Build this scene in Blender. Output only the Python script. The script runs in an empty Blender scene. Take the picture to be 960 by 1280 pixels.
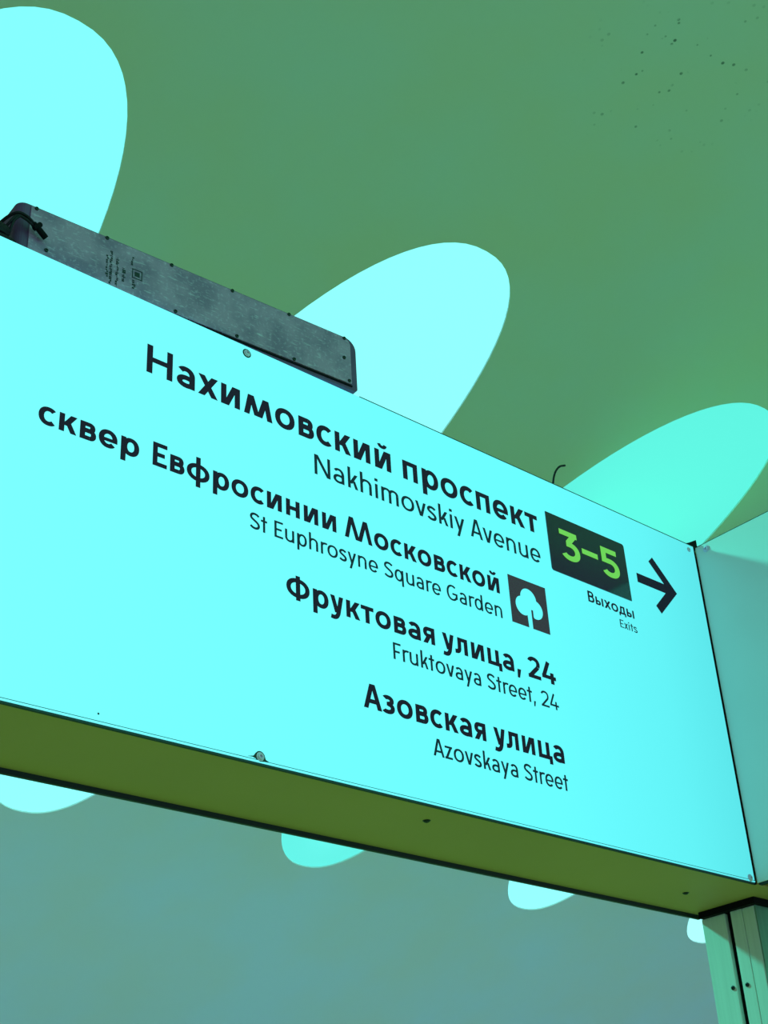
import bpy, bmesh, math, random
from mathutils import Vector, Matrix
from mathutils.geometry import delaunay_2d_cdt

random.seed(4)
sc = bpy.context.scene
col = sc.collection
EYE = 1.7                       # camera height over the hall floor (m)

# ------------------------------------------------------------------ camera
RGT = Vector((0.757785, -0.650502, -0.051085))
DWN = Vector((0.298022, 0.414692, -0.859775))
FWD = Vector((0.580470, 0.636300, 0.508111))
cam_d = bpy.data.cameras.new('camera')
cam = bpy.data.objects.new('camera', cam_d)
col.objects.link(cam)
sc.camera = cam
cam_d.sensor_fit = 'VERTICAL'
cam_d.sensor_height = 36.0
cam_d.lens = 1774.900 / 1280.0 * 36.0
cam_d.clip_end = 200
cam.matrix_world = Matrix(((RGT.x, -DWN.x, -FWD.x, 0), (RGT.y, -DWN.y, -FWD.y, 0),
                           (RGT.z, -DWN.z, -FWD.z, EYE), (0, 0, 0, 1)))

# ------------------------------------------------------------------ view, world, lights
sc.view_settings.view_transform = 'Standard'
sc.view_settings.look = 'None'
sc.view_settings.gamma = 1.0
sc.view_settings.use_curve_mapping = False
sc.view_settings.exposure = 0.0

world = bpy.data.worlds.new('hall_air')
sc.world = world
world.use_nodes = True
world.node_tree.nodes['Background'].inputs[0].default_value = (0.44, 0.50, 0.76, 1)
world.node_tree.nodes['Background'].inputs[1].default_value = 0.28


def area(name, loc, aim, sx, sy, color, power, shape='RECTANGLE'):
    d = bpy.data.lights.new(name, 'AREA')
    d.shape = shape
    d.size, d.size_y = sx, sy
    d.color = color
    d.energy = power
    o = bpy.data.objects.new(name, d)
    col.objects.link(o)
    o.location = loc
    o.rotation_euler = (Vector(aim) - Vector(loc)).to_track_quat('-Z', 'Y').to_euler()
    return o


def spot(name, loc, aim, cone, color, power, radius, blend=0.35):
    d = bpy.data.lights.new(name, 'SPOT')
    d.spot_size = math.radians(cone)
    d.spot_blend = blend
    d.shadow_soft_size = radius
    d.color = color
    d.energy = power
    o = bpy.data.objects.new(name, d)
    col.objects.link(o)
    o.location = loc
    o.rotation_euler = (Vector(aim) - Vector(loc)).to_track_quat('-Z', 'Y').to_euler()
    return o


# opposite lamp row and the niche lamp beside the frame; the other lights are added fills
area('floor_bounce_fill', (4, 1.5, 0.25), (4, 1.5, 5), 14, 9, (0.250, 1.000, 0.143), 124)  # added area light standing in for bounce off the floor
area('opposite_lamp_row', (5, -4.2, EYE + 3.4), (5, 7.5, EYE + 1.8), 14, 2.2, (0.060, 1.000, 0.430), 238)
area('hall_side_fill', (4, -5.0, EYE - 0.3), (5, 7.5, EYE + 2.2), 16, 1.6, (0.300, 0.400, 1.000), 55)  # unseen fill added behind the viewer for the box front and vault
area('far_vault_fill', (6, 1.6, EYE - 0.6), (6, 8.0, EYE + 1.9), 16, 0.8, (0.274, 0.545, 0.985), 65).data.spread = math.radians(62)  # unseen narrow fill added to brighten the lower far vault
spot('niche_lamp_beside_frame', (-0.43, 4.75, EYE + 3.55), (1.6, 1.05, EYE + 0.68), 19, (0.073, 1.000, 0.726), 1014, 0.22)
spot('oval_fill_near_end', (5.57, 4.85, EYE + 3.30), (5.57, 4.05, EYE + 3.87), 64, (0.02, 1.0, 0.40), 60, 0.22, 1.0)  # added spot hung below the third oval to brighten its near end
spot('oval_fill_far_end', (5.57, 6.10, EYE + 2.85), (5.57, 6.70, EYE + 2.98), 44, (0.30, 0.9, 1.0), 22, 0.05, 1.0)  # second added spot below that oval, brightening its far end


# ------------------------------------------------------------------ helpers
def mat(name, color, rough=0.5, metal=0.0, emit=None, estr=0.0, vary=0.0, vscale=8.0, spec=0.5, bump=0.0):
    m = bpy.data.materials.new(name)
    m.use_nodes = True
    nt = m.node_tree
    b = nt.nodes['Principled BSDF']
    b.inputs['Base Color'].default_value = (*color, 1)
    b.inputs['Roughness'].default_value = rough
    b.inputs['Metallic'].default_value = metal
    b.inputs['Specular IOR Level'].default_value = spec
    if emit:
        b.inputs['Emission Color'].default_value = (*emit, 1)
        b.inputs['Emission Strength'].default_value = estr
    tc = nt.nodes.new('ShaderNodeTexCoord')
    nz = nt.nodes.new('ShaderNodeTexNoise')
    nz.inputs['Scale'].default_value = vscale
    nz.inputs['Detail'].default_value = 6
    nt.links.new(tc.outputs['Object'], nz.inputs['Vector'])
    if vary:
        r = nt.nodes.new('ShaderNodeValToRGB')
        r.color_ramp.elements[0].position = 0.3
        r.color_ramp.elements[1].position = 0.7
        r.color_ramp.elements[0].color = (*[c * (1 - vary) for c in color], 1)
        r.color_ramp.elements[1].color = (*[min(1, c * (1 + vary)) for c in color], 1)
        nt.links.new(nz.outputs['Fac'], r.inputs['Fac'])
        nt.links.new(r.outputs['Color'], b.inputs['Base Color'])
    if bump:
        bp = nt.nodes.new('ShaderNodeBump')
        bp.inputs['Strength'].default_value = bump
        bp.inputs['Distance'].default_value = 0.001
        nt.links.new(nz.outputs['Fac'], bp.inputs['Height'])
        nt.links.new(bp.outputs['Normal'], b.inputs['Normal'])
    return m


def obj(name, bm, m, parent=None, smooth=False):
    me = bpy.data.meshes.new(name)
    bm.normal_update()
    bm.to_mesh(me)
    bm.free()
    if smooth:
        for p in me.polygons:
            p.use_smooth = True
    me.materials.append(m)
    o = bpy.data.objects.new(name, me)
    col.objects.link(o)
    if parent is not None:
        o.parent = parent
    return o


def tag(o, label=None, cat=None, group=None, kind=None):
    if label: o['label'] = label
    if cat: o['category'] = cat
    if group: o['group'] = group
    if kind: o['kind'] = kind
    return o


def thing(name, label, cat, loc=(0, 0, 0), rotz=0.0, group=None):
    o = bpy.data.objects.new(name, None)
    col.objects.link(o)
    o.location = loc
    o.rotation_euler = (0, 0, rotz)
    o.empty_display_size = 0.05
    return tag(o, label, cat, group)


def box(bm, lo, hi, bev=0.0, seg=2):
    c = [(a + b) / 2 for a, b in zip(lo, hi)]
    s = [b - a for a, b in zip(lo, hi)]
    r = bmesh.ops.create_cube(bm, size=1.0, matrix=Matrix.Translation(c) @ Matrix.Diagonal((*s, 1)))
    if bev:
        es = list({e for v in r['verts'] for e in v.link_edges})
        bmesh.ops.bevel(bm, geom=es, offset=bev, segments=seg, profile=0.5, affect='EDGES')


def bx(lo, hi, bev=0.0, seg=2):
    bm = bmesh.new()
    box(bm, lo, hi, bev, seg)
    return bm


def prism(bm, pts, y0, y1):
    """closed outline of (x, z) points swept along y"""
    a = [bm.verts.new((x, y0, z)) for x, z in pts]
    b = [bm.verts.new((x, y1, z)) for x, z in pts]
    n = len(pts)
    bm.faces.new(a)
    bm.faces.new(b[::-1])
    for i in range(n):
        bm.faces.new((a[i], b[i], b[(i + 1) % n], a[(i + 1) % n]))
    bmesh.ops.recalc_face_normals(bm, faces=bm.faces[:])


def tube(bm, pts, rad, seg=10):
    pts = [Vector(p) for p in pts]
    rings = []
    up = Vector((0.3, 0.5, 0.8))
    for i, p in enumerate(pts):
        t = (pts[min(i + 1, len(pts) - 1)] - pts[max(i - 1, 0)]).normalized()
        a = t.cross(up)
        if a.length < 1e-4: a = t.cross(Vector((1, 0, 0)))
        a.normalize()
        b = t.cross(a)
        up = b if False else up
        rings.append([bm.verts.new(p + rad * (math.cos(2 * math.pi * k / seg) * a + math.sin(2 * math.pi * k / seg) * b)) for k in range(seg)])
    for r, s in zip(rings, rings[1:]):
        for k in range(seg):
            bm.faces.new((r[k], r[(k + 1) % seg], s[(k + 1) % seg], s[k]))
    bm.faces.new(rings[0][::-1])
    bm.faces.new(rings[-1])
    bmesh.ops.recalc_face_normals(bm, faces=bm.faces[:])


def smooth_path(ctrl, n=8):
    """Catmull-Rom through the control points"""
    c = [Vector(p) for p in ctrl]
    c = [2 * c[0] - c[1]] + c + [2 * c[-1] - c[-2]]
    out = []
    for i in range(1, len(c) - 2):
        for k in range(n):
            t = k / n
            out.append(0.5 * ((2 * c[i]) + (c[i + 1] - c[i - 1]) * t + (2 * c[i - 1] - 5 * c[i] + 4 * c[i + 1] - c[i + 2]) * t * t
                              + (3 * c[i] - c[i - 1] - 3 * c[i + 1] + c[i + 2]) * t ** 3))
    out.append(c[-2])
    return out


def screw_bm(axis, rad, washer=True):
    """pan-head screw: washer ring, domed head, hexagonal socket; axis is the direction the head faces"""
    bm = bmesh.new()
    prof = [(rad * 1.25, 0.0), (rad * 1.25, rad * .18), (rad * .95, rad * .22), (rad * .95, rad * .30), (rad * .8, rad * .55), (rad * .42, rad * .62), (rad * .38, rad * .2), (0.0, rad * .2)]
    if not washer:
        prof = prof[2:]
        prof[0] = (rad * .95, 0.0)
    q = Vector(axis).to_track_quat('Z', 'Y').to_matrix()
    seg = 20
    rows = []
    for r, h in prof:
        if r == 0:
            rows.append([bm.verts.new(q @ Vector((0, 0, h)))])
        else:
            rows.append([bm.verts.new(q @ Vector((r * math.cos(2 * math.pi * k / seg), r * math.sin(2 * math.pi * k / seg), h))) for k in range(seg)])
    for a, b in zip(rows, rows[1:]):
        for k in range(seg):
            if len(b) == 1:
                bm.faces.new((a[k], a[(k + 1) % seg], b[0]))
            else:
                bm.faces.new((a[k], a[(k + 1) % seg], b[(k + 1) % seg], b[k]))
    bmesh.ops.recalc_face_normals(bm, faces=bm.faces[:])
    return bm


def screw(loc, axis, rad, m, parent, washer=True, name='screw'):
    o = obj(name, screw_bm(axis, rad, washer), m, parent)
    o.location = loc
    return o


# ------------------------------------------------------------------ materials
M = {}
M['casing'] = mat('painted_steel_casing', (0.62, 0.64, 0.62), 0.45, vary=0.06, vscale=5)
M['dark_edge'] = mat('dark_gasket', (0.006, 0.022, 0.022), 0.5)
M['black'] = mat('black_rubber', (0.003, 0.003, 0.005), 0.7, spec=0.12)
M['ink'] = mat('navy_black_vinyl', (0.060, 0.022, 0.060), 0.6, spec=0.08)
M['thin_ink'] = mat('grey_black_vinyl', (0.040, 0.050, 0.090), 0.6, spec=0.08)
M['icon_ink'] = mat('charcoal_vinyl', (0.22, 0.075, 0.13), 0.6, spec=0.1)
M['plate'] = mat('black_gloss_plate', (0.006, 0.006, 0.030), 0.10, spec=0.9)
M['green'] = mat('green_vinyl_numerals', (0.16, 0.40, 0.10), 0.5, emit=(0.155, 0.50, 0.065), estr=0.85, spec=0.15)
M['steel'] = mat('zinc_steel_screw', (0.75, 0.62, 0.80), 0.35, metal=0.1)
M['dark_screw'] = mat('blackened_screw', (0.012, 0.02, 0.02), 0.4, metal=0.3)
M['box_case'] = mat('charcoal_box_case', (0.16, 0.075, 0.17), 0.5, vary=0.2, vscale=30, spec=0.2)
M['cable'] = mat('black_cable_sheath', (0.008, 0.004, 0.010), 0.5, spec=0.25)
M['print'] = mat('dark_printed_marks', (0.006, 0.010, 0.016), 0.6)
M['floor'] = mat('olive_granite_floor', (0.20, 0.24, 0.12), 0.35, vary=0.25, vscale=3)
M['wall'] = mat('pale_wall_cladding', (0.62, 0.66, 0.62), 0.5, vary=0.08, vscale=2)


def box_plate_mat():
    m = mat('scratched_grey_cover_plate', (0.15, 0.18, 0.19), 0.55, spec=0.15)
    nt = m.node_tree
    b = nt.nodes['Principled BSDF']
    tc = nt.nodes['Texture Coordinate']
    def noise(scale, stretch, rot, lo, hi):
        mp = nt.nodes.new('ShaderNodeMapping')
        mp.inputs['Scale'].default_value = stretch
        mp.inputs['Rotation'].default_value = (0, rot, 0)
        n = nt.nodes.new('ShaderNodeTexNoise')
        n.inputs['Scale'].default_value = scale
        n.inputs['Detail'].default_value = 5
        r = nt.nodes.new('ShaderNodeMapRange')
        r.inputs['From Min'].default_value = lo
        r.inputs['From Max'].default_value = hi
        nt.links.new(tc.outputs['Object'], mp.inputs['Vector'])
        nt.links.new(mp.outputs['Vector'], n.inputs['Vector'])
        nt.links.new(n.outputs['Fac'], r.inputs['Value'])
        return r.outputs['Result']
    cur = None
    for fac, colr, amt in ((noise(26, (1, 1, 1), 0, .40, .62), (0.30, 0.18, 0.30), .9),
                           (noise(70, (1, 1, 5), .9, .60, .70), (0.85, 0.70, 0.85), .45),
                           (noise(70, (1, 1, 5), -.5, .60, .70), (0.85, 0.70, 0.85), .4),
                           (noise(240, (1, 1, 1), 0, .55, .70), (0.80, 0.6, 0.80), .4)):
        mx = nt.nodes.new('ShaderNodeMix')
        mx.data_type = 'RGBA'
        ml = nt.nodes.new('ShaderNodeMath')
        ml.operation = 'MULTIPLY'
        ml.inputs[1].default_value = amt
        nt.links.new(fac, ml.inputs[0])
        nt.links.new(ml.outputs[0], mx.inputs['Factor'])
        if cur is None:
            mx.inputs['A'].default_value = (0.50, 0.29, 0.44, 1)
        else:
            nt.links.new(cur, mx.inputs['A'])
        mx.inputs['B'].default_value = (*colr, 1)
        cur = mx.outputs['Result']
    nt.links.new(cur, b.inputs['Base Color'])
    return m


def face_mat(name, emit, base=(0.05, 0.05, 0.05)):
    """back-lit acrylic; tubes inside make it faintly uneven, weaker past the last tube on the right"""
    m = mat(name, base, 0.35, emit=emit, estr=1.0, spec=0.15)
    return m


def lit_panel_mat():
    m = mat('backlit_acrylic', (0.06, 0.06, 0.06), 0.35, spec=0.15)
    nt = m.node_tree
    b = nt.nodes['Principled BSDF']
    tc = nt.nodes['Texture Coordinate']
    sx = nt.nodes.new('ShaderNodeSeparateXYZ')
    nt.links.new(tc.outputs['Object'], sx.inputs[0])
    r = nt.nodes.new('ShaderNodeValToRGB')
    mr = nt.nodes.new('ShaderNodeMapRange')
    mr.inputs['From Min'].default_value = -1.2
    mr.inputs['From Max'].default_value = 0.0
    nt.links.new(sx.outputs['X'], mr.inputs['Value'])
    nt.links.new(mr.outputs['Result'], r.inputs['Fac'])
    e = r.color_ramp.elements
    e[0].position = 0.0
    e[0].color = (0.200, 1.03, 1.06, 1)
    e[1].position = 1.0
    e[1].color = (0.100, 0.76, 0.80, 1)
    k = e.new(0.62)
    k.color = (0.140, 1.00, 1.05, 1)
    k = e.new(0.90)
    k.color = (0.115, 0.86, 0.90, 1)
    nt.links.new(r.outputs['Color'], b.inputs['Emission Color'])
    b.inputs['Emission Strength'].default_value = 1.0
    return m


def ceiling_mat():
    """painted vault plaster with broad blotches and one patch of dark speckles"""
    m = mat('painted_vault_plaster', (0.78, 0.80, 0.76), 0.75, spec=0.2)
    nt = m.node_tree
    b = nt.nodes['Principled BSDF']
    tc = nt.nodes['Texture Coordinate']
    n1 = nt.nodes.new('ShaderNodeTexNoise')
    n1.inputs['Scale'].default_value = 1.1
    n1.inputs['Detail'].default_value = 4
    nt.links.new(tc.outputs['Object'], n1.inputs['Vector'])
    r1 = nt.nodes.new('ShaderNodeValToRGB')
    r1.color_ramp.elements[0].position = .35
    r1.color_ramp.elements[1].position = .65
    r1.color_ramp.elements[0].color = (0.78, 0.76, 0.66, 1)
    r1.color_ramp.elements[1].color = (0.74, 0.78, 0.78, 1)
    nt.links.new(n1.outputs['Fac'], r1.inputs['Fac'])
    # speckles
    v = nt.nodes.new('ShaderNodeTexVoronoi')
    v.inputs['Scale'].default_value = 24
    nt.links.new(tc.outputs['Object'], v.inputs['Vector'])
    d = nt.nodes.new('ShaderNodeMapRange')
    d.inputs['From Min'].default_value = 0.12
    d.inputs['From Max'].default_value = 0.20
    d.inputs['To Min'].default_value = 1
    d.inputs['To Max'].default_value = 0
    nt.links.new(v.outputs['Distance'], d.inputs['Value'])
    sub = nt.nodes.new('ShaderNodeVectorMath')
    sub.operation = 'DISTANCE'
    sub.inputs[1].default_value = SPECK
    nt.links.new(tc.outputs['Object'], sub.inputs[0])
    msk = nt.nodes.new('ShaderNodeMapRange')
    msk.inputs['From Min'].default_value = 0.15
    msk.inputs['From Max'].default_value = 0.46
    msk.inputs['To Min'].default_value = 1
    msk.inputs['To Max'].default_value = 0
    nt.links.new(sub.outputs['Value'], msk.inputs['Value'])
    n2 = nt.nodes.new('ShaderNodeTexNoise')
    n2.inputs['Scale'].default_value = 9
    nt.links.new(tc.outputs['Object'], n2.inputs['Vector'])
    g = nt.nodes.new('ShaderNodeMapRange')
    g.inputs['From Min'].default_value = .50
    g.inputs['From Max'].default_value = .60
    nt.links.new(n2.outputs['Fac'], g.inputs['Value'])
    a = nt.nodes.new('ShaderNodeMath'); a.operation = 'MULTIPLY'
    nt.links.new(d.outputs['Result'], a.inputs[0]); nt.links.new(msk.outputs['Result'], a.inputs[1])
    c = nt.nodes.new('ShaderNodeMath'); c.operation = 'MULTIPLY'
    nt.links.new(a.outputs[0], c.inputs[0]); nt.links.new(g.outputs['Result'], c.inputs[1])
    mx = nt.nodes.new('ShaderNodeMix'); mx.data_type = 'RGBA'
    nt.links.new(c.outputs[0], mx.inputs['Factor'])
    nt.links.new(r1.outputs['Color'], mx.inputs['A'])
    mx.inputs['B'].default_value = (0.16, 0.2, 0.18, 1)
    nt.links.new(mx.outputs['Result'], b.inputs['Base Color'])
    return m


def brushed_mat(name, colr, vary=0.12):
    m = mat(name, colr, 0.42, metal=0.0, spec=0.4)
    nt = m.node_tree
    b = nt.nodes['Principled BSDF']
    tc = nt.nodes['Texture Coordinate']
    mp = nt.nodes.new('ShaderNodeMapping')
    mp.inputs['Scale'].default_value = (220, 220, 6)
    n = nt.nodes.new('ShaderNodeTexNoise')
    n.inputs['Scale'].default_value = 1.0
    n.inputs['Detail'].default_value = 4
    r = nt.nodes.new('ShaderNodeValToRGB')
    r.color_ramp.elements[0].position = .3
    r.color_ramp.elements[1].position = .7
    r.color_ramp.elements[0].color = (*[x * (1 - vary) for x in colr], 1)
    r.color_ramp.elements[1].color = (*[min(1, x * (1 + vary)) for x in colr], 1)
    nt.links.new(tc.outputs['Object'], mp.inputs['Vector'])
    nt.links.new(mp.outputs['Vector'], n.inputs['Vector'])
    nt.links.new(n.outputs['Fac'], r.inputs['Fac'])
    nt.links.new(r.outputs['Color'], b.inputs['Base Color'])
    return m


# ------------------------------------------------------------------ the vault
ZC, RV = -11.0492 + EYE, 15.44676           # axis height and radius of the barrel vault (axis along x)
S_MID, S_HALF, X_HALF, X_STEP, EXPO = 5.2528, 2.0752, 0.6445, 2.0, 2.2677
X0 = 1.5693


def vault(x, s, out=0.0):
    th = s / RV
    r = RV + out
    return Vector((x, r * math.sin(th), ZC + r * math.cos(th)))


SPECK = tuple(vault(3.60, 2.10))
LAMPS = [X0 + X_STEP * k for k in range(0, 5)]


def oval(xc, k=1.0, n=96):
    out = []
    for i in range(n):
        a = 2 * math.pi * i / n
        c, s = math.cos(a), math.sin(a)
        out.append((xc + k * X_HALF * math.copysign(abs(c) ** (2 / EXPO), c), S_MID + k * S_HALF * math.copysign(abs(s) ** (2 / EXPO), s)))
    return out


def cdt(outline_loops, grid):
    pts, edges = [], []
    for loop in outline_loops:
        b = len(pts)
        pts += loop
        edges += [(b + i, b + (i + 1) % len(loop)) for i in range(len(loop))]
    pts += grid
    return delaunay_2d_cdt([Vector(p) for p in pts], edges, [], 0, 1e-6)


def inside(p, xc, k=1.0):
    return abs((p[0] - xc) / (X_HALF * k)) ** EXPO + abs((p[1] - S_MID) / (S_HALF * k)) ** EXPO < 1


XA, XB, SA, SB = -3.5, 14.5, -2.83, 9.4
frame = []
nx, ns = 60, 58
frame += [(XA + (XB - XA) * i / nx, SA) for i in range(nx)]
frame += [(XB, SA + (SB - SA) * i / ns) for i in range(ns)]
frame += [(XB - (XB - XA) * i / nx, SB) for i in range(nx)]
frame += [(XA, SB - (SB - SA) * i / ns) for i in range(ns)]
grid = [(XA + (XB - XA) * i / nx, SA + (SB - SA) * j / ns) for i in range(1, nx) for j in range(1, ns)]
grid = [p for p in grid if not any(inside(p, x, 1.06) for x in LAMPS)]
vs, es, fs, *_ = cdt([frame] + [oval(x) for x in LAMPS], grid)
bm = bmesh.new()
bv = [bm.verts.new(vault(v[0], v[1])) for v in vs]
for f in fs:
    cx = sum(vs[i][0] for i in f) / len(f)
    cy = sum(vs[i][1] for i in f) / len(f)
    if any(inside((cx, cy), x, 0.9999) for x in LAMPS):
        continue
    bm.faces.new([bv[i] for i in f])
bmesh.ops.delete(bm, geom=[v for v in bm.verts if not v.link_faces], context='VERTS')
bm.normal_update()
for f in bm.faces:                           # every face looks down into the hall
    if f.normal.z > 0: f.normal_flip()
for ed in bm.edges:
    ed.smooth = not ed.is_boundary
ceil = obj('ceiling', bm, ceiling_mat(), smooth=True)
tag(ceil, kind='structure')
so = ceil.modifiers.new('thickness', 'SOLIDIFY')
so.thickness = 0.05
so.offset = -1.0
so.use_even_offset = False
so.use_rim = True

wb = bmesh.new()
e = vault(0, SB)
box(wb, (XA, e.y - 0.02, 0), (XB, e.y + 0.2, e.z + 0.03))
tag(obj('wall_back', wb, M['wall']), kind='structure')
tag(obj('floor', bx((XA, -4.0, -0.1), (XB, e.y + 0.2, 0)), M['floor']), kind='structure')

# lit diffusers set in the oval openings
LAMP_LOOK = [((0.205, 1.05, 1.05), 1.0, 'largest lit oval in the ceiling, cropped at the top left corner'),
             ((0.26, 1.05, 1.05), 1.0, 'lit oval in the ceiling rising behind the right end of the charcoal box'),
             ((0.085, 0.78, 0.70), 1.0, 'greenish lit oval in the ceiling behind the corner where both signs meet'),
             ((0.27, 1.05, 1.05), 1.0, 'lit oval whose rounded tip shows under the sign, second from the column'),
             ((0.40, 1.05, 1.05), 1.0, 'small lit oval tip showing between sign underside and column')]
for x, (em, st, lab) in zip(LAMPS, LAMP_LOOK):
    ring = oval(x, 0.9995)
    g = [(x + X_HALF * i / 6, S_MID + S_HALF * j / 14) for i in range(-5, 6) for j in range(-13, 14)]
    g = [p for p in g if inside(p, x, 0.94)]
    vs, es, fs, *_ = cdt([ring], g)
    bm = bmesh.new()
    org = vault(x, S_MID)
    bv = [bm.verts.new(vault(v[0], v[1], 0.010) - org) for v in vs]
    for f in fs:
        bm.faces.new([bv[i] for i in f])
    bm.normal_update()
    for f in bm.faces:
        if f.normal.z > 0: f.normal_flip()
    r = bmesh.ops.extrude_face_region(bm, geom=bm.faces[:])
    for v in [q for q in r['geom'] if isinstance(q, bmesh.types.BMVert)]:
        d = Vector((0, v.co.y + org.y, v.co.z + org.z - ZC)).normalized()
        v.co += d * 0.02
    bm.normal_update()
    bmesh.ops.recalc_face_normals(bm, faces=bm.faces[:])
    o = obj('ceiling_light', bm, mat('lit_niche_diffuser', (0.30, 0.30, 0.30), 0.6, emit=em, estr=st, spec=0.1), smooth=False)
    o.location = org
    tag(o, lab, 'ceiling light', 'oval lights along the vault')

# ------------------------------------------------------------------ stroke lettering
# every glyph is drawn in cap-height units (cap = 1, x-height = X); w = stem weight
XH = 0.735


class Pen:
    def __init__(s, w):
        s.w, s.h, s.p = w, w * 0.9, []
        s.k = 0                                  # strokes of one letter lie in layers of film thickness, so none coincide

    def rect(s, x0, y0, x1, y1):
        s.k += 1
        s.p.append([(x0, y0), (x1, y0), (x1, y1), (x0, y1), s.k])

    def diag(s, x0, y0, x1, y1, w=None):
        """slanted stem cut level at both ends; x are centres"""
        w = (w or s.w)
        L = math.hypot(x1 - x0, y1 - y0)
        k = w * L / abs(y1 - y0) / 2
        s.k += 1
        s.p.append([(x0 - k, y0), (x0 + k, y0), (x1 + k, y1), (x1 - k, y1), s.k])

    def arc(s, x0, y0, x1, y1, a0=0, a1=360, n=None, w=None, h=None):
        w = w or s.w
        h = h or s.h
        cx, cy, rx, ry = (x0 + x1) / 2, (y0 + y1) / 2, (x1 - x0) / 2, (y1 - y0) / 2
        n = n or max(6, int(abs(a1 - a0) / 9))
        s.k += 1
        def pt(a, i):
            a = math.radians(a)
            c, q = math.cos(a), math.sin(a)
            e = 2 / 2.15
            c = math.copysign(abs(c) ** e, c)
            q = math.copysign(abs(q) ** e, q)
            return (cx + (rx - w * i) * c, cy + (ry - h * i) * q)
        for k in range(n):
            a, b = a0 + (a1 - a0) * k / n, a0 + (a1 - a0) * (k + 1) / n
            s.p.append([pt(a, 0), pt(b, 0), pt(b, 1), pt(a, 1), s.k])

    def line(s, pts, w=None):
        """ribbon along a polyline, butt ends"""
        w = (w or s.w) / 2
        P = [Vector(p) for p in pts]
        L, R = [], []
        s.k += 1
        for i, p in enumerate(P):
            d0 = (P[i] - P[i - 1]).normalized() if i else (P[1] - P[0]).normalized()
            d1 = (P[i + 1] - P[i]).normalized() if i < len(P) - 1 else d0
            n0, n1 = Vector((-d0.y, d0.x)), Vector((-d1.y, d1.x))
            m = (n0 + n1).normalized()
            k = w / max(0.4, m.dot(n0))
            L.append(p + m * k)
            R.append(p - m * k)
        for i in range(len(P) - 1):
            s.p.append([tuple(L[i]), tuple(L[i + 1]), tuple(R[i + 1]), tuple(R[i]), s.k])

    def bez(s, segs, w=None, n=10):
        out = []
        for a, b, c, d in segs:
            for k in range(n):
                t = k / n
                u = 1 - t
                out.append((u ** 3 * a[0] + 3 * u * u * t * b[0] + 3 * u * t * t * c[0] + t ** 3 * d[0],
                            u ** 3 * a[1] + 3 * u * u * t * b[1] + 3 * u * t * t * c[1] + t ** 3 * d[1]))
        out.append(segs[-1][3])
        s.line(out, w)

    def bowl(s, xs, y0, y1, xr, n=12):
        r = min((y1 - y0) / 2, xr - xs)
        s.rect(xs, y0, xr - r, y0 + s.h)
        s.rect(xs, y1 - s.h, xr - r, y1)
        s.arc(xr - 2 * r, y0, xr, y1, -90, 90, n)


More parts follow.
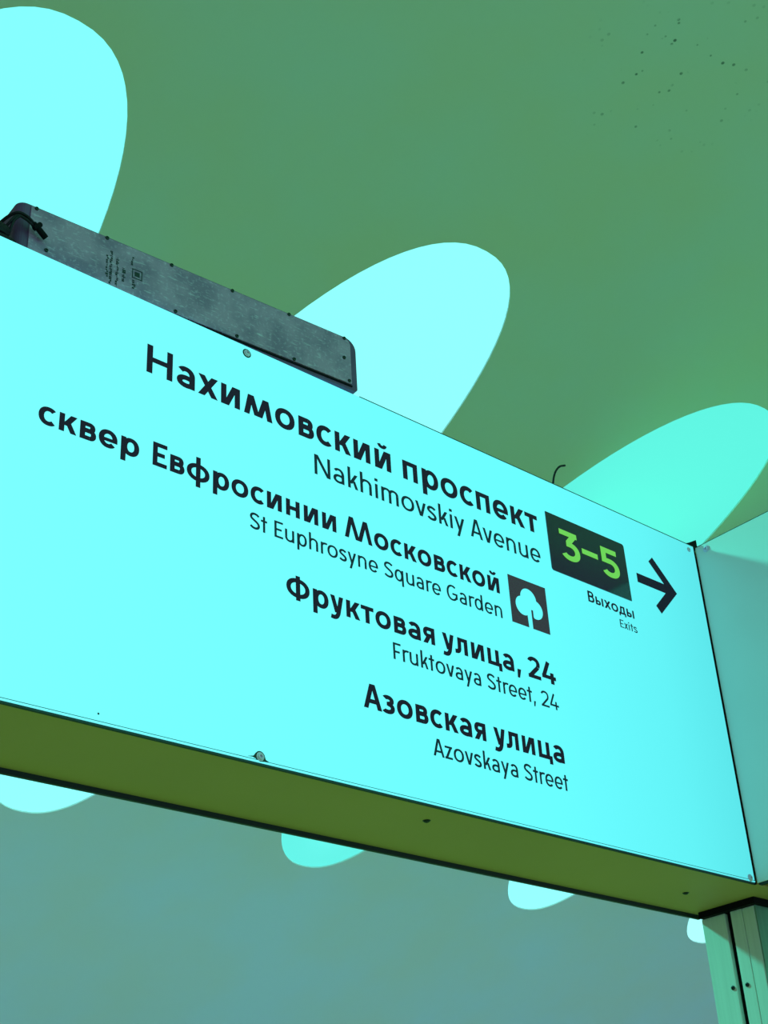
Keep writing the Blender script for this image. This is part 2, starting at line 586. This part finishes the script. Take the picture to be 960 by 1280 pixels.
def glyph(ch, w):
    """(width, polygons, left bearing, right bearing)"""
    p = Pen(w)
    h, X, o = p.h, XH, 0.012
    bold = w > 0.14
    S, Rr, Dg = (0.094 if bold else 0.085), 0.05, 0.02            # bearings: stem, round, diagonal
    def ret(wd, l, r): return wd, p.p, l, r
    if ch == ' ': return ret(0.31 if bold else 0.28, 0, 0)
    if ch in 'оo':
        wd = .74 if bold else .66
        p.arc(0, -o, wd, X + o, 0, 360, 40); return ret(wd, Rr, Rr)
    if ch in 'сc':
        wd = .605 if bold else .56
        p.arc(0, -o, wd * 1.16, X + o, 47, 313, 34); return ret(wd, Rr, Rr * .6)
    if ch in 'еe':
        wd = .70 if bold else .62
        p.arc(0, -o, wd, X + o, 0, 318, 36)
        p.rect(w * .6, X * .5 - h * .62, wd - .002, X * .5 + h * .2); return ret(wd, Rr, Rr * .7)
    if ch in 'аa':
        wd = .62 if bold else .52
        p.rect(wd - w, 0, wd, X * .62)
        p.arc(-.02, X - .62 + o, wd, X + o, 0, 142, 18)
        p.arc(0, -o, wd * 1.06, X * .60, 38, 322, 30)
        return ret(wd, Rr, S)
    if ch in 'вВ':
        H = 1 if ch == 'В' else X
        wd = .66 if ch == 'В' else .60
        m = H * .53
        p.rect(0, 0, w, H)
        p.bowl(w * .5, 0, m + h * .45, wd)
        p.bowl(w * .5, m - h * .45, H, wd * .93); return ret(wd, S, Rr * .8)
    if ch in 'кk':
        wd = .645 if bold else .50
        p.rect(0, 0, w, X if ch == 'к' else 1.06)
        if bold:
            p.diag(w * 1.15, X * .36, wd - w * .62, X)
            p.diag(wd - w * .60, 0, w * 1.55, X * .60)
        else:
            p.diag(w * 1.0, X * .32, wd - w * .72, X)
            p.diag(wd - w * .62, 0, w * 2.1, X * .55)
        return ret(wd, S, Dg * .5)
    if ch in 'ий':
        wd = .68
        p.rect(0, 0, w, X); p.rect(wd - w, 0, wd, X)
        p.p.append([(w * .4, 0), (w * 1.45, 0), (wd - w * .4, X), (wd - w * 1.45, X), 9])
        if ch == 'й':
            p.arc(wd * .5 - .21, X + .075, wd * .5 + .21, X + .50, 194, 346, 12, h * .8, h * .72)
        return ret(wd, S, S)
    if ch == 'м':
        wd = 1.06
        p.diag(w * .55, 0, .25, X); p.diag(wd - w * .55, 0, wd - .25, X)
        p.diag(.265, X, wd / 2 - .045, .03); p.diag(wd - .265, X, wd / 2 + .045, .03)
        return ret(wd, Dg * 2, Dg * 2)
    if ch == 'М':
        wd = 1.40
        p.diag(w * .55, 0, .34, 1); p.diag(wd - w * .55, 0, wd - .34, 1)
        p.diag(.35, 1, wd / 2 - .05, .0); p.diag(wd - .35, 1, wd / 2 + .05, .0)
        return ret(wd, Dg * 2, Dg * 2)
    if ch == 'п':
        wd = .62
        p.rect(0, 0, w, X); p.rect(wd - w, 0, wd, X); p.rect(0, X - h, wd, X); return ret(wd, S, S)
    if ch in 'нН':
        H = 1 if ch == 'Н' else X
        wd = .86 if ch == 'Н' else .64
        p.rect(0, 0, w, H); p.rect(wd - w, 0, wd, H); p.rect(0, H * .5 - h / 2, wd, H * .5 + h / 2); return ret(wd, S, S)
    if ch == 'т':
        wd = .60
        p.rect(0, X - h, wd, X); p.rect(wd / 2 - w / 2, 0, wd / 2 + w / 2, X); return ret(wd, Dg * 1.5, Dg * 1.5)
    if ch in 'рp':
        wd = .70 if bold else .60
        p.rect(0, -.28, w, X); p.arc(w * .25, -o, wd, X + o, 0, 360, 36); return ret(wd, S, Rr)
    if ch in 'qd':
        wd = .60
        p.rect(wd - w, -.28 if ch == 'q' else 0, wd, X if ch == 'q' else 1.06)
        p.arc(0, -o, wd - w * .25, X + o, 0, 360, 36); return ret(wd, Rr, S)
    if ch == 'ф':
        wd = .96
        p.arc(0, -o, wd, X + o, 0, 360, 40); p.rect(wd / 2 - w / 2, -.26, wd / 2 + w / 2, 1.04); return ret(wd, Rr, Rr)
    if ch == 'Ф':
        wd = 1.02
        p.arc(0, .09, wd, .91, 0, 360, 40); p.rect(wd / 2 - w / 2, -.02, wd / 2 + w / 2, 1.02); return ret(wd, Rr, Rr)
    if ch == 'у':
        wd = .62
        p.diag(w * .56, X, wd * .50, .02, w * .97)
        p.diag(wd - w * .56, X, .36, -.02, w * .97)
        p.bez([((.375, .03), (.31, -.18), (.22, -.22), (.03, -.17))], w * .93); return ret(wd, Dg, Dg)
    if ch == 'y':
        wd = .56
        p.diag(w * .56, X, wd * .5, .04); p.diag(wd - w * .56, X, wd * .30, -.28); return ret(wd, Dg, Dg)
    if ch == 'я':
        wd = .60
        p.rect(wd - w, 0, wd, X)
        r = .235
        p.rect(r, X - h, wd, X); p.rect(r, X - 2 * r, wd, X - 2 * r + h)
        p.arc(.02, X - 2 * r, .02 + 2 * r, X, 90, 270, 12)
        p.diag(w * .56, 0, .30, X - 2 * r + h * .4); return ret(wd, Dg, S)
    if ch == 'л':
        wd = .64
        p.rect(wd - w, 0, wd, X); p.rect(.12, X - h, wd, X)
        p.bez([((.12 + w / 2, X), (.12 + w / 2, .5), (.115 + w / 2, .36), (.11 + w / 2, .25)), ((.11 + w / 2, .25), (.10 + w / 2, .10), (.10, h / 2), (-.02, h / 2))], w * .97)
        return ret(wd, Rr * .6, S)
    if ch == 'ц':
        wd = .62
        p.rect(0, 0, w, X); p.rect(wd - w, 0, wd, X); p.rect(0, 0, wd + .13, h); p.rect(wd + .13 - w * .92, -.19, wd + .13, h); return ret(wd + .13, S, Dg * .5)
    if ch == 'з':
        wd = .55
        m = X * .54
        p.arc(-.05, m - h * .45, wd * .94, X + o, -90, 142, 22); p.arc(-.10, -o, wd, m + h * .45, -142, 90, 22)
        p.rect(.18, m - h * .45, .26, m + h * .45)
        return ret(wd, Rr * .6, Rr)
    if ch == 'ы':
        p.rect(0, 0, w, X); p.bowl(w * .5, 0, X * .60, .54); p.rect(.64, 0, .64 + w, X); return ret(.64 + w, S, S)
    if ch == 'д':
        wd = .74
        p.rect(wd - .09 - w, 0, wd - .09, X); p.rect(.19, X - h, wd - .09, X)
        p.diag(.14 + w * .2, 0, .21 + w * .3, X, w * .95)
        p.rect(0, 0, wd, h); p.rect(0, -.17, w * .85, h); p.rect(wd - w * .85, -.17, wd, h); return ret(wd, Dg, Dg)
    if ch == 'х' or ch == 'x':
        wd = .70 if bold else .50
        p.diag(w * .62, 0, wd - w * .62, X); p.diag(wd - w * .62, 0, w * .62, X); return ret(wd, Dg * .5, Dg * .5)
    if ch in 'ЕE':
        wd = .58 if bold else .52
        p.rect(0, 0, w, 1); p.rect(0, 0, wd, h); p.rect(0, 1 - h, wd, 1); p.rect(0, .5 - h / 2, wd * .84, .5 + h / 2); return ret(wd, S, Dg * 1.5)
    if ch == 'F':
        wd = .50
        p.rect(0, 0, w, 1); p.rect(0, 1 - h, wd, 1); p.rect(0, .47 - h / 2, wd * .84, .47 + h / 2); return ret(wd, S, Dg)
    if ch in 'АA':
        wd = .84 if bold else .70
        p.diag(w * .55, 0, wd / 2 - w * .12, 1); p.diag(wd - w * .55, 0, wd / 2 + w * .12, 1)
        p.rect(wd * .2, .22, wd * .8, .22 + h); return ret(wd, Dg * .5, Dg * .5)
    if ch == 'N':
        wd = .74
        p.rect(0, 0, w, 1); p.rect(wd - w, 0, wd, 1)
        p.p.append([(wd - w * 1.3, 0), (wd - w * .1, 0), (w * 1.3, 1), (w * .1, 1), 9]); return ret(wd, S, S)
    if ch in 'hn':
        wd = .56
        p.rect(0, 0, w, 1.06 if ch == 'h' else X)
        p.arc(0, X - .56 + o, wd, X + o, 0, 168, 18); p.rect(wd - w, 0, wd, X - .27); return ret(wd, S, S)
    if ch == 'm':
        wd = .86
        p.rect(0, 0, w, X)
        for x in (0, (wd - w) / 2):
            p.arc(x, X - .48 + o, x + (wd + w) / 2, X + o, 0, 168, 18); p.rect(x + (wd - w) / 2, 0, x + (wd + w) / 2, X - .23)
        return ret(wd, S, S)
    if ch == 'u':
        wd = .56
        p.rect(wd - w, 0, wd, X); p.arc(0, -o, wd, .56 - o, 180, 348, 18); p.rect(0, .27, w, X); return ret(wd, S, S)
    if ch == 'i':
        p.rect(0, 0, w, X); p.rect(-.012, X + .14, w + .012, X + .14 + w * 1.1); return ret(w, S, S)
    if ch == 'v':
        wd = .56
        p.diag(w * .56, X, wd / 2 - w * .06, 0); p.diag(wd - w * .56, X, wd / 2 + w * .06, 0); return ret(wd, Dg * .5, Dg * .5)
    if ch in 'sS':
        H = X if ch == 's' else 1.0
        wd = .48 if ch == 's' else .60
        e = w / 2
        a, c = e, wd - e
        t, m, d = H + o - e, H * .5, -o + e
        p.bez([((c - .005, t - .13 * H), (wd * .72, t + .025), (a, t + .05), (a, H * .735)),
               ((a, H * .735), (a, m + .06), (c, m + .0), (c, H * .265)),
               ((c, H * .265), (c, d - .04), (wd * .26, d - .025), (a - .02, d + .14 * H))], w, 14)
        return ret(wd, Rr * .8, Rr * .8)
    if ch == 't':
        wd = .38
        p.rect(wd * .5 - w / 2, 0, wd * .5 + w / 2, X + .22); p.rect(0, X - h, wd, X); return ret(wd, Dg, Dg)
    if ch == 'r':
        wd = .36
        p.rect(0, 0, w, X); p.arc(0, X - .52 + o, .58, X + o, 62, 172, 14); return ret(wd, S, 0)
    if ch == 'z':
        wd = .48
        p.rect(0, X - h, wd, X); p.rect(0, 0, wd, h); p.diag(w * .65, h * .3, wd - w * .65, X - h * .3); return ret(wd, Dg * 1.5, Dg * 1.5)
    if ch == 'G':
        wd = .76
        p.arc(0, -o, wd * 1.04, 1 + o, 50, 335, 36); p.rect(wd - w, .14, wd, .5); p.rect(wd * .52, .5 - h, wd, .5); return ret(wd, Rr, S)
    if ch == ',':
        k = w * 1.05
        p.p.append([(0.0, -.20), (k * .62, -.20), (k * 1.15, w * 1.05), (k * .12, w * 1.05), 9]); return ret(k * 1.15, Rr, Rr)
    if ch == '2':
        wd = .68
        p.arc(.0, .40, wd, 1 + o, -32, 160, 22)
        p.line([(wd - w * .62, .57), (w * .45, h * .45)], w * .95); p.rect(0, 0, wd, h); return ret(wd, Rr, Rr)
    if ch == '4':
        wd = .76
        p.line([(.40, 1.0), (w * .5, .30)], w); p.rect(0, .20, wd, .20 + h); p.rect(wd * .60, 0, wd * .60 + w, .52); return ret(wd, Rr * .6, Rr)
    if ch == '3':
        wd = .76
        p.rect(0.03, 1 - h, wd - .06, 1)
        p.line([(wd - w * .72, 1 - h * .3), (.33, .585)], w * .95)
        p.rect(.26, .64 - h, .40, .64)
        p.arc(.0, -o, wd, .64, -148, 90, 26); return ret(wd, Rr, Rr)
    if ch == '5':
        wd = .74
        p.rect(.06, 1 - h, wd - .06, 1); p.rect(.06, .50, .06 + w, 1)
        p.rect(.06, .64 - h, .40, .64); p.arc(.0, -o, wd, .64, -148, 90, 26); return ret(wd, Rr, Rr)
    if ch == '–':
        p.rect(0, .44, .62, .44 + h * 1.02); return ret(.62, Rr, Rr)
    raise KeyError(ch)


def write(name, words, m, parent, base, cap, w, y):
    """one line of lettering on plane y: words is a list of (text, left edge, right edge)"""
    bm = bmesh.new()
    for text, x0, x1 in words:
        gl = [glyph(c, w) for c in text]
        total = 0
        pos = []
        for i, (wd, ps, l, r) in enumerate(gl):
            if i: total += l
            pos.append(total)
            total += wd
            if i < len(gl) - 1: total += r
        k = (x1 - x0) / (cap * total)          # mild width fit, like the condensed cuts of the face
        for (wd, ps, l, r), px in zip(gl, pos):
            for q in ps:
                vv = [bm.verts.new((x0 + (px + a) * cap * k, y - q[-1] * 1.2e-5, base + b * cap)) for a, b in q[:-1]]
                f = bm.faces.new(vv)
                f.normal_update()
                if f.normal.y > 0: f.normal_flip()
    return obj(name, bm, m, parent)


# ------------------------------------------------------------------ main sign
FY = 1.0566                     # plane of the lit face
ZB, ZT = EYE + 0.4955, EYE + 0.9963
XR = 1.5750                     # right end of the lit face
XL = -0.55
DEP = 0.147
sign = thing('direction_sign', 'long backlit sign box with Cyrillic street names and an exit arrow', 'sign', (XR, FY, ZB))
O = Vector((XR, FY, ZB))


def loc(p): return Vector(p) - O


def sb(lo, hi, bev=0.0):
    return bx(tuple(loc(lo)), tuple(loc(hi)), bev)


# casing: underside, top, back and ends, hollow enough to read as sheet metal
bm = sb((XL, FY + 0.004, ZB + 0.0016), (XR + 0.10, FY + DEP - 0.003, ZT - 0.002), 0.001)
M['under'] = mat('olive_grey_underside_paint', (0.60, 0.34, 0.15), 0.5, vary=0.05, vscale=4, spec=0.3)
obj('casing', bm, M['under'], sign)
LIT = lit_panel_mat()
obj('face_panel', sb((XL, FY, ZB + 0.0050), (XR, FY + 0.006, ZT - 0.0005), 0.0004), LIT, sign)
tag(obj('lower_lip', sb((XL, FY - 0.0004, ZB + 0.0020), (XR, FY + 0.005, ZB + 0.0040), 0.0003), LIT, sign), 'bright thin lip along the lower edge')
tag(obj('edge_gasket', sb((XL, FY + 0.0007, ZB - 0.0004), (XR, FY + 0.0036, ZB + 0.0052), 0.0002), M['dark_edge'], sign), 'dark gasket line along the lower edge')
obj('back_flange', sb((XL, FY + DEP - 0.004, ZB - 0.0040), (XR + 0.066, FY + DEP, ZT), 0.0004), M['dark_edge'], sign)
bm = sb((0.935, FY - 0.0002, ZT - 0.0007), (XR, FY + 0.010, ZT + 0.0006), 0.0002)
tag(obj('top_trim', bm, M['dark_edge'], sign), 'thin dark strip along the upper edge')
# black joint where the two signs meet, and the dark seal plate on top of the corner
obj('corner_seal', sb((XR + 0.0002, FY + 0.0005, ZB), (XR + 0.0037, FY + 0.004, ZT), 0.0), M['black'], sign)
bm = bmesh.new()
prism(bm, [(-.019, 0), (0.013, 0), (0.013, 0.0165), (-.006, 0.0060)], 0.0015, 0.04)
bmesh.ops.translate(bm, verts=bm.verts[:], vec=(0, 0, ZT - ZB - 0.0004))
obj('corner_bracket', bm, M['black'], sign)

TY = -0.0006                    # vinyl sits just proud of the acrylic
def wl(name, words, m, base, cap, w):
    return write(name, [(t, a - XR, b - XR) for t, a, b in words], m, sign, base + EYE - ZB, cap, w, TY)


wl('lettering', [('Нахимовский', .6361, .9792), ('проспект', .9980, 1.2328)], M['ink'], .9028, .0367, .194)
wl('lettering', [('Nakhimovskiy', .8608, 1.0965), ('Avenue', 1.1058, 1.2308)], M['thin_ink'], .8585, .0268, .132)
wl('lettering', [('сквер', .5177, .6317), ('Евфросинии', .6478, .8897), ('Московской', .9015, 1.1475)], M['ink'], .7905, .0285, .194)
wl('lettering', [('St', .7702, .7930), ('Euphrosyne', .8026, .9491), ('Square', .9585, 1.0464), ('Garden', 1.0558, 1.1478)], M['thin_ink'], .7570, .0205, .135)
wl('lettering', [('Фруктовая', .8174, 1.0303), ('улица,', 1.0420, 1.1705), ('24', 1.1830, 1.2318)], M['ink'], .6890, .0285, .194)
wl('lettering', [('Fruktovaya', .9648, 1.0998), ('Street,', 1.1102, 1.1905), ('24', 1.2005, 1.2312)], M['thin_ink'], .6557, .0205, .135)
wl('lettering', [('Азовская', .9179, 1.0997), ('улица', 1.1122, 1.2297)], M['ink'], .5878, .0288, .194)
wl('lettering', [('Azovskaya', 1.0151, 1.1466), ('Street', 1.1570, 1.2310)], M['thin_ink'], .5540, .0205, .135)
wl('lettering', [('Выходы', 1.3155, 1.4075)], M['ink'], .8297, .0162, .175)
wl('lettering', [('Exits', 1.3746, 1.4095)], M['thin_ink'], .8088, .0117, .13)

# exit number plate with a chamfered foot corner
def P(x, z): return (x - XR, z + EYE - ZB)


bm = bmesh.new()
r = 0.004
pts = [P(1.2508, .9442)]
for cx, cz, a0 in ((1.4072 - r, .9440 - r, 90),):
    pts += [P(cx + r * math.cos(math.radians(a)), cz + r * math.sin(math.radians(a))) for a in (90, 60, 30, 0)]
pts += [P(1.4073, .8566)]
pts += [P(1.2508 + r + r * math.cos(math.radians(a)), .8566 + r + r * math.sin(math.radians(a))) for a in (270, 240, 210, 180)]
prism(bm, pts, -0.0012, -0.0001)
plate = obj('exit_number_plate', bm, M['plate'], sign)
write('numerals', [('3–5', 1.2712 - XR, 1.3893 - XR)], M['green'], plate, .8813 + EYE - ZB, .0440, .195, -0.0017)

# park pictogram: dark square with a tree cut out of it
bm = bmesh.new()
sq = [P(1.1643, .8236), P(1.2320, .8236), P(1.2317, .7577), P(1.1643, .7577)]
U = .0330                                       # half size of the square
cxp, czp = 1.1981, .7906
tree = []
def circ(ax, az, rr, a0, a1, n=14):
    return [(cxp + U * (ax + rr * math.cos(math.radians(a0 + (a1 - a0) * k / n))), czp + U * (az + rr * math.sin(math.radians(a0 + (a1 - a0) * k / n)))) for k in range(n + 1)]
tree += circ(0, .23, .43, 2, 178)
tree += circ(-.33, -.14, .40, 104, 298)
tree += [(cxp - U * .12, czp - U * 1.03), (cxp + U * .09, czp - U * 1.03), (cxp + U * .09, czp - U * .20),
         (cxp + U * .19, czp - U * .20), (cxp + U * .19, czp - U * .48)]
tree += circ(.33, -.14, .40, -104, 76)
t2 = [P(a, b) for a, b in tree]
vs, es, fs, *_ = cdt([sq, t2], [])
def in_poly(x, y, poly):
    c = False
    for i in range(len(poly)):
        (xa, ya), (xb, yb) = poly[i], poly[i - 1]
        if (ya > y) != (yb > y) and x < (xb - xa) * (y - ya) / (yb - ya) + xa: c = not c
    return c
bv = [bm.verts.new((v[0], TY, v[1])) for v in vs]
for f in fs:
    mx = sum(vs[i][0] for i in f) / 3
    mz = sum(vs[i][1] for i in f) / 3
    if in_poly(mx, mz, sq) and not in_poly(mx, mz, t2):
        q = bm.faces.new([bv[i] for i in f])
        q.normal_update()
        if q.normal.y > 0: q.normal_flip()
bmesh.ops.delete(bm, geom=[v for v in bm.verts if not v.link_faces], context='VERTS')
obj('park_pictogram', bm, M['icon_ink'], sign)

# arrow
bm = bmesh.new()
for ky, poly in enumerate(([(1.4275, .9068), (1.4275, .8924), (1.495, .8924), (1.495, .9068)],
             [(1.4592, .9345), (1.4692, .9440), (1.5138, .8995), (1.4940, .8995)],
             [(1.4940, .8995), (1.5138, .8995), (1.4702, .8555), (1.4604, .8652)])):
    f = bm.faces.new([bm.verts.new((x - XR, TY - ky * 2e-5, z + EYE - ZB)) for x, z in poly])
    f.normal_update()
    if f.normal.y > 0: f.normal_flip()
obj('arrow', bm, M['ink'], sign)

# screws in the face and rivets in the underside
for x, z, rr in ((0.7671, .9858, .0035), (0.7817, .5035, .0037), (1.5625, .9870, .0030), (1.5652, .5020, .0038)):
    screw((x - XR, -0.0001, z + EYE - ZB), (0, -1, 0), rr, M['steel'], sign)
# dark washers behind the two larger screws
for x, z in ((0.7671, .9858), (0.7817, .5035)):
    bm = bmesh.new()
    bmesh.ops.create_cone(bm, cap_ends=True, segments=28, radius1=.0058, radius2=.0058, depth=.0003, matrix=Matrix.Translation((x - XR, -.00012, z + EYE - ZB)) @ Matrix.Rotation(math.pi / 2, 4, 'X'))
    obj('washer', bm, M['dark_edge'], sign)
# a dirt speck and a short scratch low on the face
bm = bmesh.new()
bmesh.ops.create_cone(bm, cap_ends=True, segments=12, radius1=.0011, radius2=.0008, depth=.0004, matrix=Matrix.Translation((0.6017 - XR, -.0002, .5069 + EYE - ZB)) @ Matrix.Rotation(math.pi / 2, 4, 'X'))
tag(obj('dirt_speck', bm, M['dark_edge'], sign), 'tiny dark speck low on the lit face')
# smear of old sealant spreading from the lower screw
bm = bmesh.new()
wpts = [(-.0150, -.0022), (-.008, -.0005), (-.0052, .0032), (0, .0056), (.0050, .0030), (.0068, -.0020), (.0120, -.0040), (.0050, -.0044), (0, -.0052), (-.0046, -.0030), (-.009, -.0018)]
prism(bm, [(0.7817 - XR + a, .5035 + EYE - ZB + b) for a, b in wpts], -0.00045, -0.0001)
tag(obj('sealant_smear', bm, M['dark_edge'], sign), 'dark smear around the lower screw')
for x, y in ((1.0385, 1.0990), (1.5315, 1.1360)):
    screw((x - XR, y - FY, 0.0018), (0, 0, -1), .0036, M['dark_screw'], sign, name='rivet')

# ------------------------------------------------------------------ side sign, at right angles, coming towards the viewer
PX = 1.5788
PT = EYE + 0.9945
PB = EYE + 0.4955
side = thing('side_sign', 'plain unlit sign box meeting the lit sign at a right angle', 'sign', (PX, FY, PB))
PLEN, PTH = 0.62, 0.145
M['side_face'] = mat('white_acrylic_unlit', (0.80, 0.84, 0.80), 0.3, vary=0.03, vscale=6, spec=0.4)
obj('casing', bx((0.005, -PLEN, 0.0015), (PTH, -0.004, PT - PB - 0.002), 0.001), M['under'], side)
obj('face_panel', bx((0, -PLEN, 0.0015), (0.0045, -0.0005, PT - PB), 0.0004), M['side_face'], side)
tag(obj('top_trim', bx((0.0003, -PLEN, PT - PB), (0.006, -0.004, PT - PB + 0.0012)), M['dark_edge'], side), 'thin dark strip along the upper edge')
tag(obj('edge_gasket', bx((0.001, -PLEN, -0.001), (0.008, -0.002, 0.0014)), M['dark_edge'], side), 'dark line along the lower edge')
screw((-0.0001, -.0195, .4895), (-1, 0, 0), .0042, M['steel'], side)

# ------------------------------------------------------------------ column under the corner
CX, CY0, CY1 = 1.635, 1.1045, 1.1935
CT = EYE + 0.4885
colm = thing('support_column', 'tall metal-clad column standing under the corner of both signs', 'column', (CX, (CY0 + CY1) / 2, 0))
cy = (CY0 + CY1) / 2
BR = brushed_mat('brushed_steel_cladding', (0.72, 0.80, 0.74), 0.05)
W = 0.16
yg0, yg1 = 1.1454 - cy, 1.1546 - cy                 # the dark slot in the left flank
core = bx((0.006, CY0 - cy + 0.004, 0.0), (W - .004, CY1 - cy - 0.004, CT - 0.001))
tag(obj('core', core, M['black'], colm), 'black core seen in the slot')
obj('cladding_panel', bx((0, yg1, 0.01), (W, CY1 - cy, CT), 0.0008), BR, colm)
bm = bx((0, 1.1262 - cy, 0.01), (0.012, yg0, CT), 0.0008)
obj('cladding_panel', bm, BR, colm)
obj('corner_profile', bx((0, CY0 - cy + .002, 0.01), (W, 1.1256 - cy, CT), 0.0012), BR, colm)
obj('front_sheet', bx((0.0008, CY0 - cy, 0.01), (W, CY0 - cy + .002, CT), 0.0003), brushed_mat('dark_front_sheet', (0.16, 0.30, 0.22), 0.1), colm)  # front face coloured darker than the rest of the cladding
obj('neck', bx((-0.008, CY0 - cy - 0.006, CT), (W, CY1 - cy - 0.002, ZB + 0.0014)), M['black'], colm)
obj('base_plate', bx((-0.01, CY0 - cy - 0.01, 0), (W + .01, CY1 - cy + 0.01, 0.012), 0.002), BR, colm)
for y, z in ((1.1606, .3911), (1.1374, .3906)):
    screw((-0.0001, y - cy, z + EYE), (-1, 0, 0), .0030, M['dark_screw'], colm, washer=False)

# ------------------------------------------------------------------ charcoal box on top of the sign
BL = 0.4185
bA = Vector((0.9155, 1.0505))                    # right front corner in plan
ang = math.radians(-3.2)
bbox = thing('metal_box', 'scuffed charcoal metal box lying on top of the lit sign', 'box', (bA.x, bA.y, ZT + 0.0003), ang)
BH, BD = 0.0765, 0.060
# case: rounded outline in plan and at the front corners
def round_rect(x0, z0, x1, z1, rs, n=7):
    out = []
    for (cx, cz, a0, r) in ((x1 - rs[0], z0 + rs[0], -90, rs[0]), (x1 - rs[1], z1 - rs[1], 0, rs[1]), (x0 + rs[2], z1 - rs[2], 90, rs[2]), (x0 + rs[3], z0 + rs[3], 180, rs[3])):
        out += [(cx + r * math.cos(math.radians(a0 + 90 * k / n)), cz + r * math.sin(math.radians(a0 + 90 * k / n))) for k in range(n + 1 if r else 1)]
    return out


bm = bmesh.new()
prism(bm, round_rect(-BL - 0.014, 0, 0.012, BH, (.004, .016, 0, 0), 7), 0.0015, BD)
xl = min(v.co.x for v in bm.verts)
ed = [e for e in bm.edges if all(v.co.x < xl + .0002 for v in e.verts) and abs(e.verts[0].co.z - e.verts[1].co.z) > .05]
bmesh.ops.bevel(bm, geom=ed, offset=.010, segments=6, profile=0.5, affect='EDGES')
obj('case', bm, M['box_case'], bbox)
bm = bmesh.new()
prism(bm, round_rect(-BL, 0.0075, 0.003, BH - 0.0020, (.002, .010, .001, .001)), 0.0, 0.0030)
obj('cover_plate', bm, box_plate_mat(), bbox)
bm = bmesh.new()
prism(bm, round_rect(-BL + .08, 0.0040, 0.004, .0062, (.0005, .0005, .0005, .0005)), 0.0004, 0.0030)
tag(obj('bottom_rail', bm, M['black'], bbox), 'black rail under the cover plate')
for fx, fz in ((-.4127, .0730), (-.3290, .0735), (-.2477, .0735), (-.1669, .0735), (-.0875, .0738), (-.0059, .0730), (-.0074, .0431), (-.0010, .0110), (-.0815, .0100), (-.1606, .0100), (-.2412, .0100), (-.398, .022)):
    screw((fx, -0.0001, fz), (0, -1, 0), .0024, M['dark_screw'], bbox, washer=False)
# stamped marks on the plate: small square symbol and rows of tiny print, turned on their side
bm = bmesh.new()
def mk(x0, z0, x1, z1): prism(bm, [(x0, z0), (x1, z0), (x1, z1), (x0, z1)], -0.0003, 0.0001)
sx, sz = -.2965, .0330
for a in ((0, 0, .0125, .0010), (0, .0120, .0125, .0130), (0, 0, .0010, .0130), (.0115, 0, .0125, .0130), (.0032, .0034, .0093, .0096)):
    mk(sx + a[0], sz + a[1], sx + a[2], sz + a[3])
random.seed(11)
for rx, z0, z1, wd in ((-.3285, .020, .050, .0030), (-.3240, .012, .058, .0030), (-.3165, .012, .052, .0034), (-.3085, .022, .041, .0040), (-.2985, .050, .062, .0036), (-.2960, .0180, .0300, .0042)):
    z = z0
    while z < z1:
        l = random.uniform(.0010, .0026)
        mk(rx + random.choice((0, 0, .4)) * wd, z, rx + wd * random.choice((1, 1, .65)), min(z + l, z1))
        z += l + random.uniform(.0006, .0014)
tag(obj('stamped_marks', bm, M['print'], bbox), 'dark stamped marks on the plate')

# cable looped over the left end of the box, with its tie
c = Matrix.Translation((bA.x, bA.y, ZT + 0.0003)) @ Matrix.Rotation(ang, 4, 'Z')
def bl(x, y, z): return c @ Vector((x, y, z))
cab = thing('power_cable', 'black cable looped and tied over the left end of the charcoal box', 'cable', tuple(bl(-BL - .01, .02, .0)))
CO = cab.location.copy()
def ctube(ctrl, rad):
    bm = bmesh.new()
    tube(bm, [p - CO for p in smooth_path([bl(*q) for q in ctrl])], rad)
    return bm
obj('cord', ctube([(-.458, .03, .018), (-.448, .006, .040), (-.4375, -.007, .0490), (-.4265, -.0085, .0490), (-.4150, -.0070, .0430)], .0018), M['cable'], cab)
obj('cord', ctube([(-.456, .02, .012), (-.445, -.004, .030), (-.4375, -.009, .0435), (-.4285, -.0095, .0440), (-.4160, -.0078, .0400)], .0015), M['cable'], cab)
obj('cord', ctube([(-.4440, .01, .004), (-.4415, -.003, .022), (-.4395, -.008, .036), (-.4340, -.0095, .0450)], .0015), M['cable'], cab)
tie = obj('cable_tie', ctube([(-.4175, -.0075, .0435), (-.4120, -.0085, .0385), (-.4020, -.0060, .0325)], .0034), M['black'], cab)
obj('tie_head', ctube([(-.4170, -.0082, .0370), (-.4130, -.0092, .0415), (-.4105, -.0082, .0455)], .0030), M['black'], cab)
obj('coil', ctube([(-.480, .02, .018), (-.460, -.006, .016), (-.4480, -.004, .020), (-.4470, .004, .030), (-.458, .012, .040), (-.480, .02, .044)], .0070), M['cable'], cab)
obj('coil', ctube([(-.480, .00, .004), (-.458, -.010, .004), (-.4400, -.006, .006), (-.4380, .004, .012), (-.452, .012, .016), (-.480, .02, .018)], .0060), M['cable'], cab)

# loose wire end sticking up behind the sign's top edge
bm = bmesh.new()
wp = smooth_path([(0, 0, -.0005), (.0025, 0, .013), (.007, .0, .027), (.0135, .0, .0385), (.022, .0, .0475), (.033, .0, .0533)])
tube(bm, wp, .0015)
wire = obj('wire_stub', bm, M['cable'])
wire.location = (1.287, 1.068, ZT - 0.0015)
tag(wire, 'short bent black wire end sticking up from the sign top', 'wire')
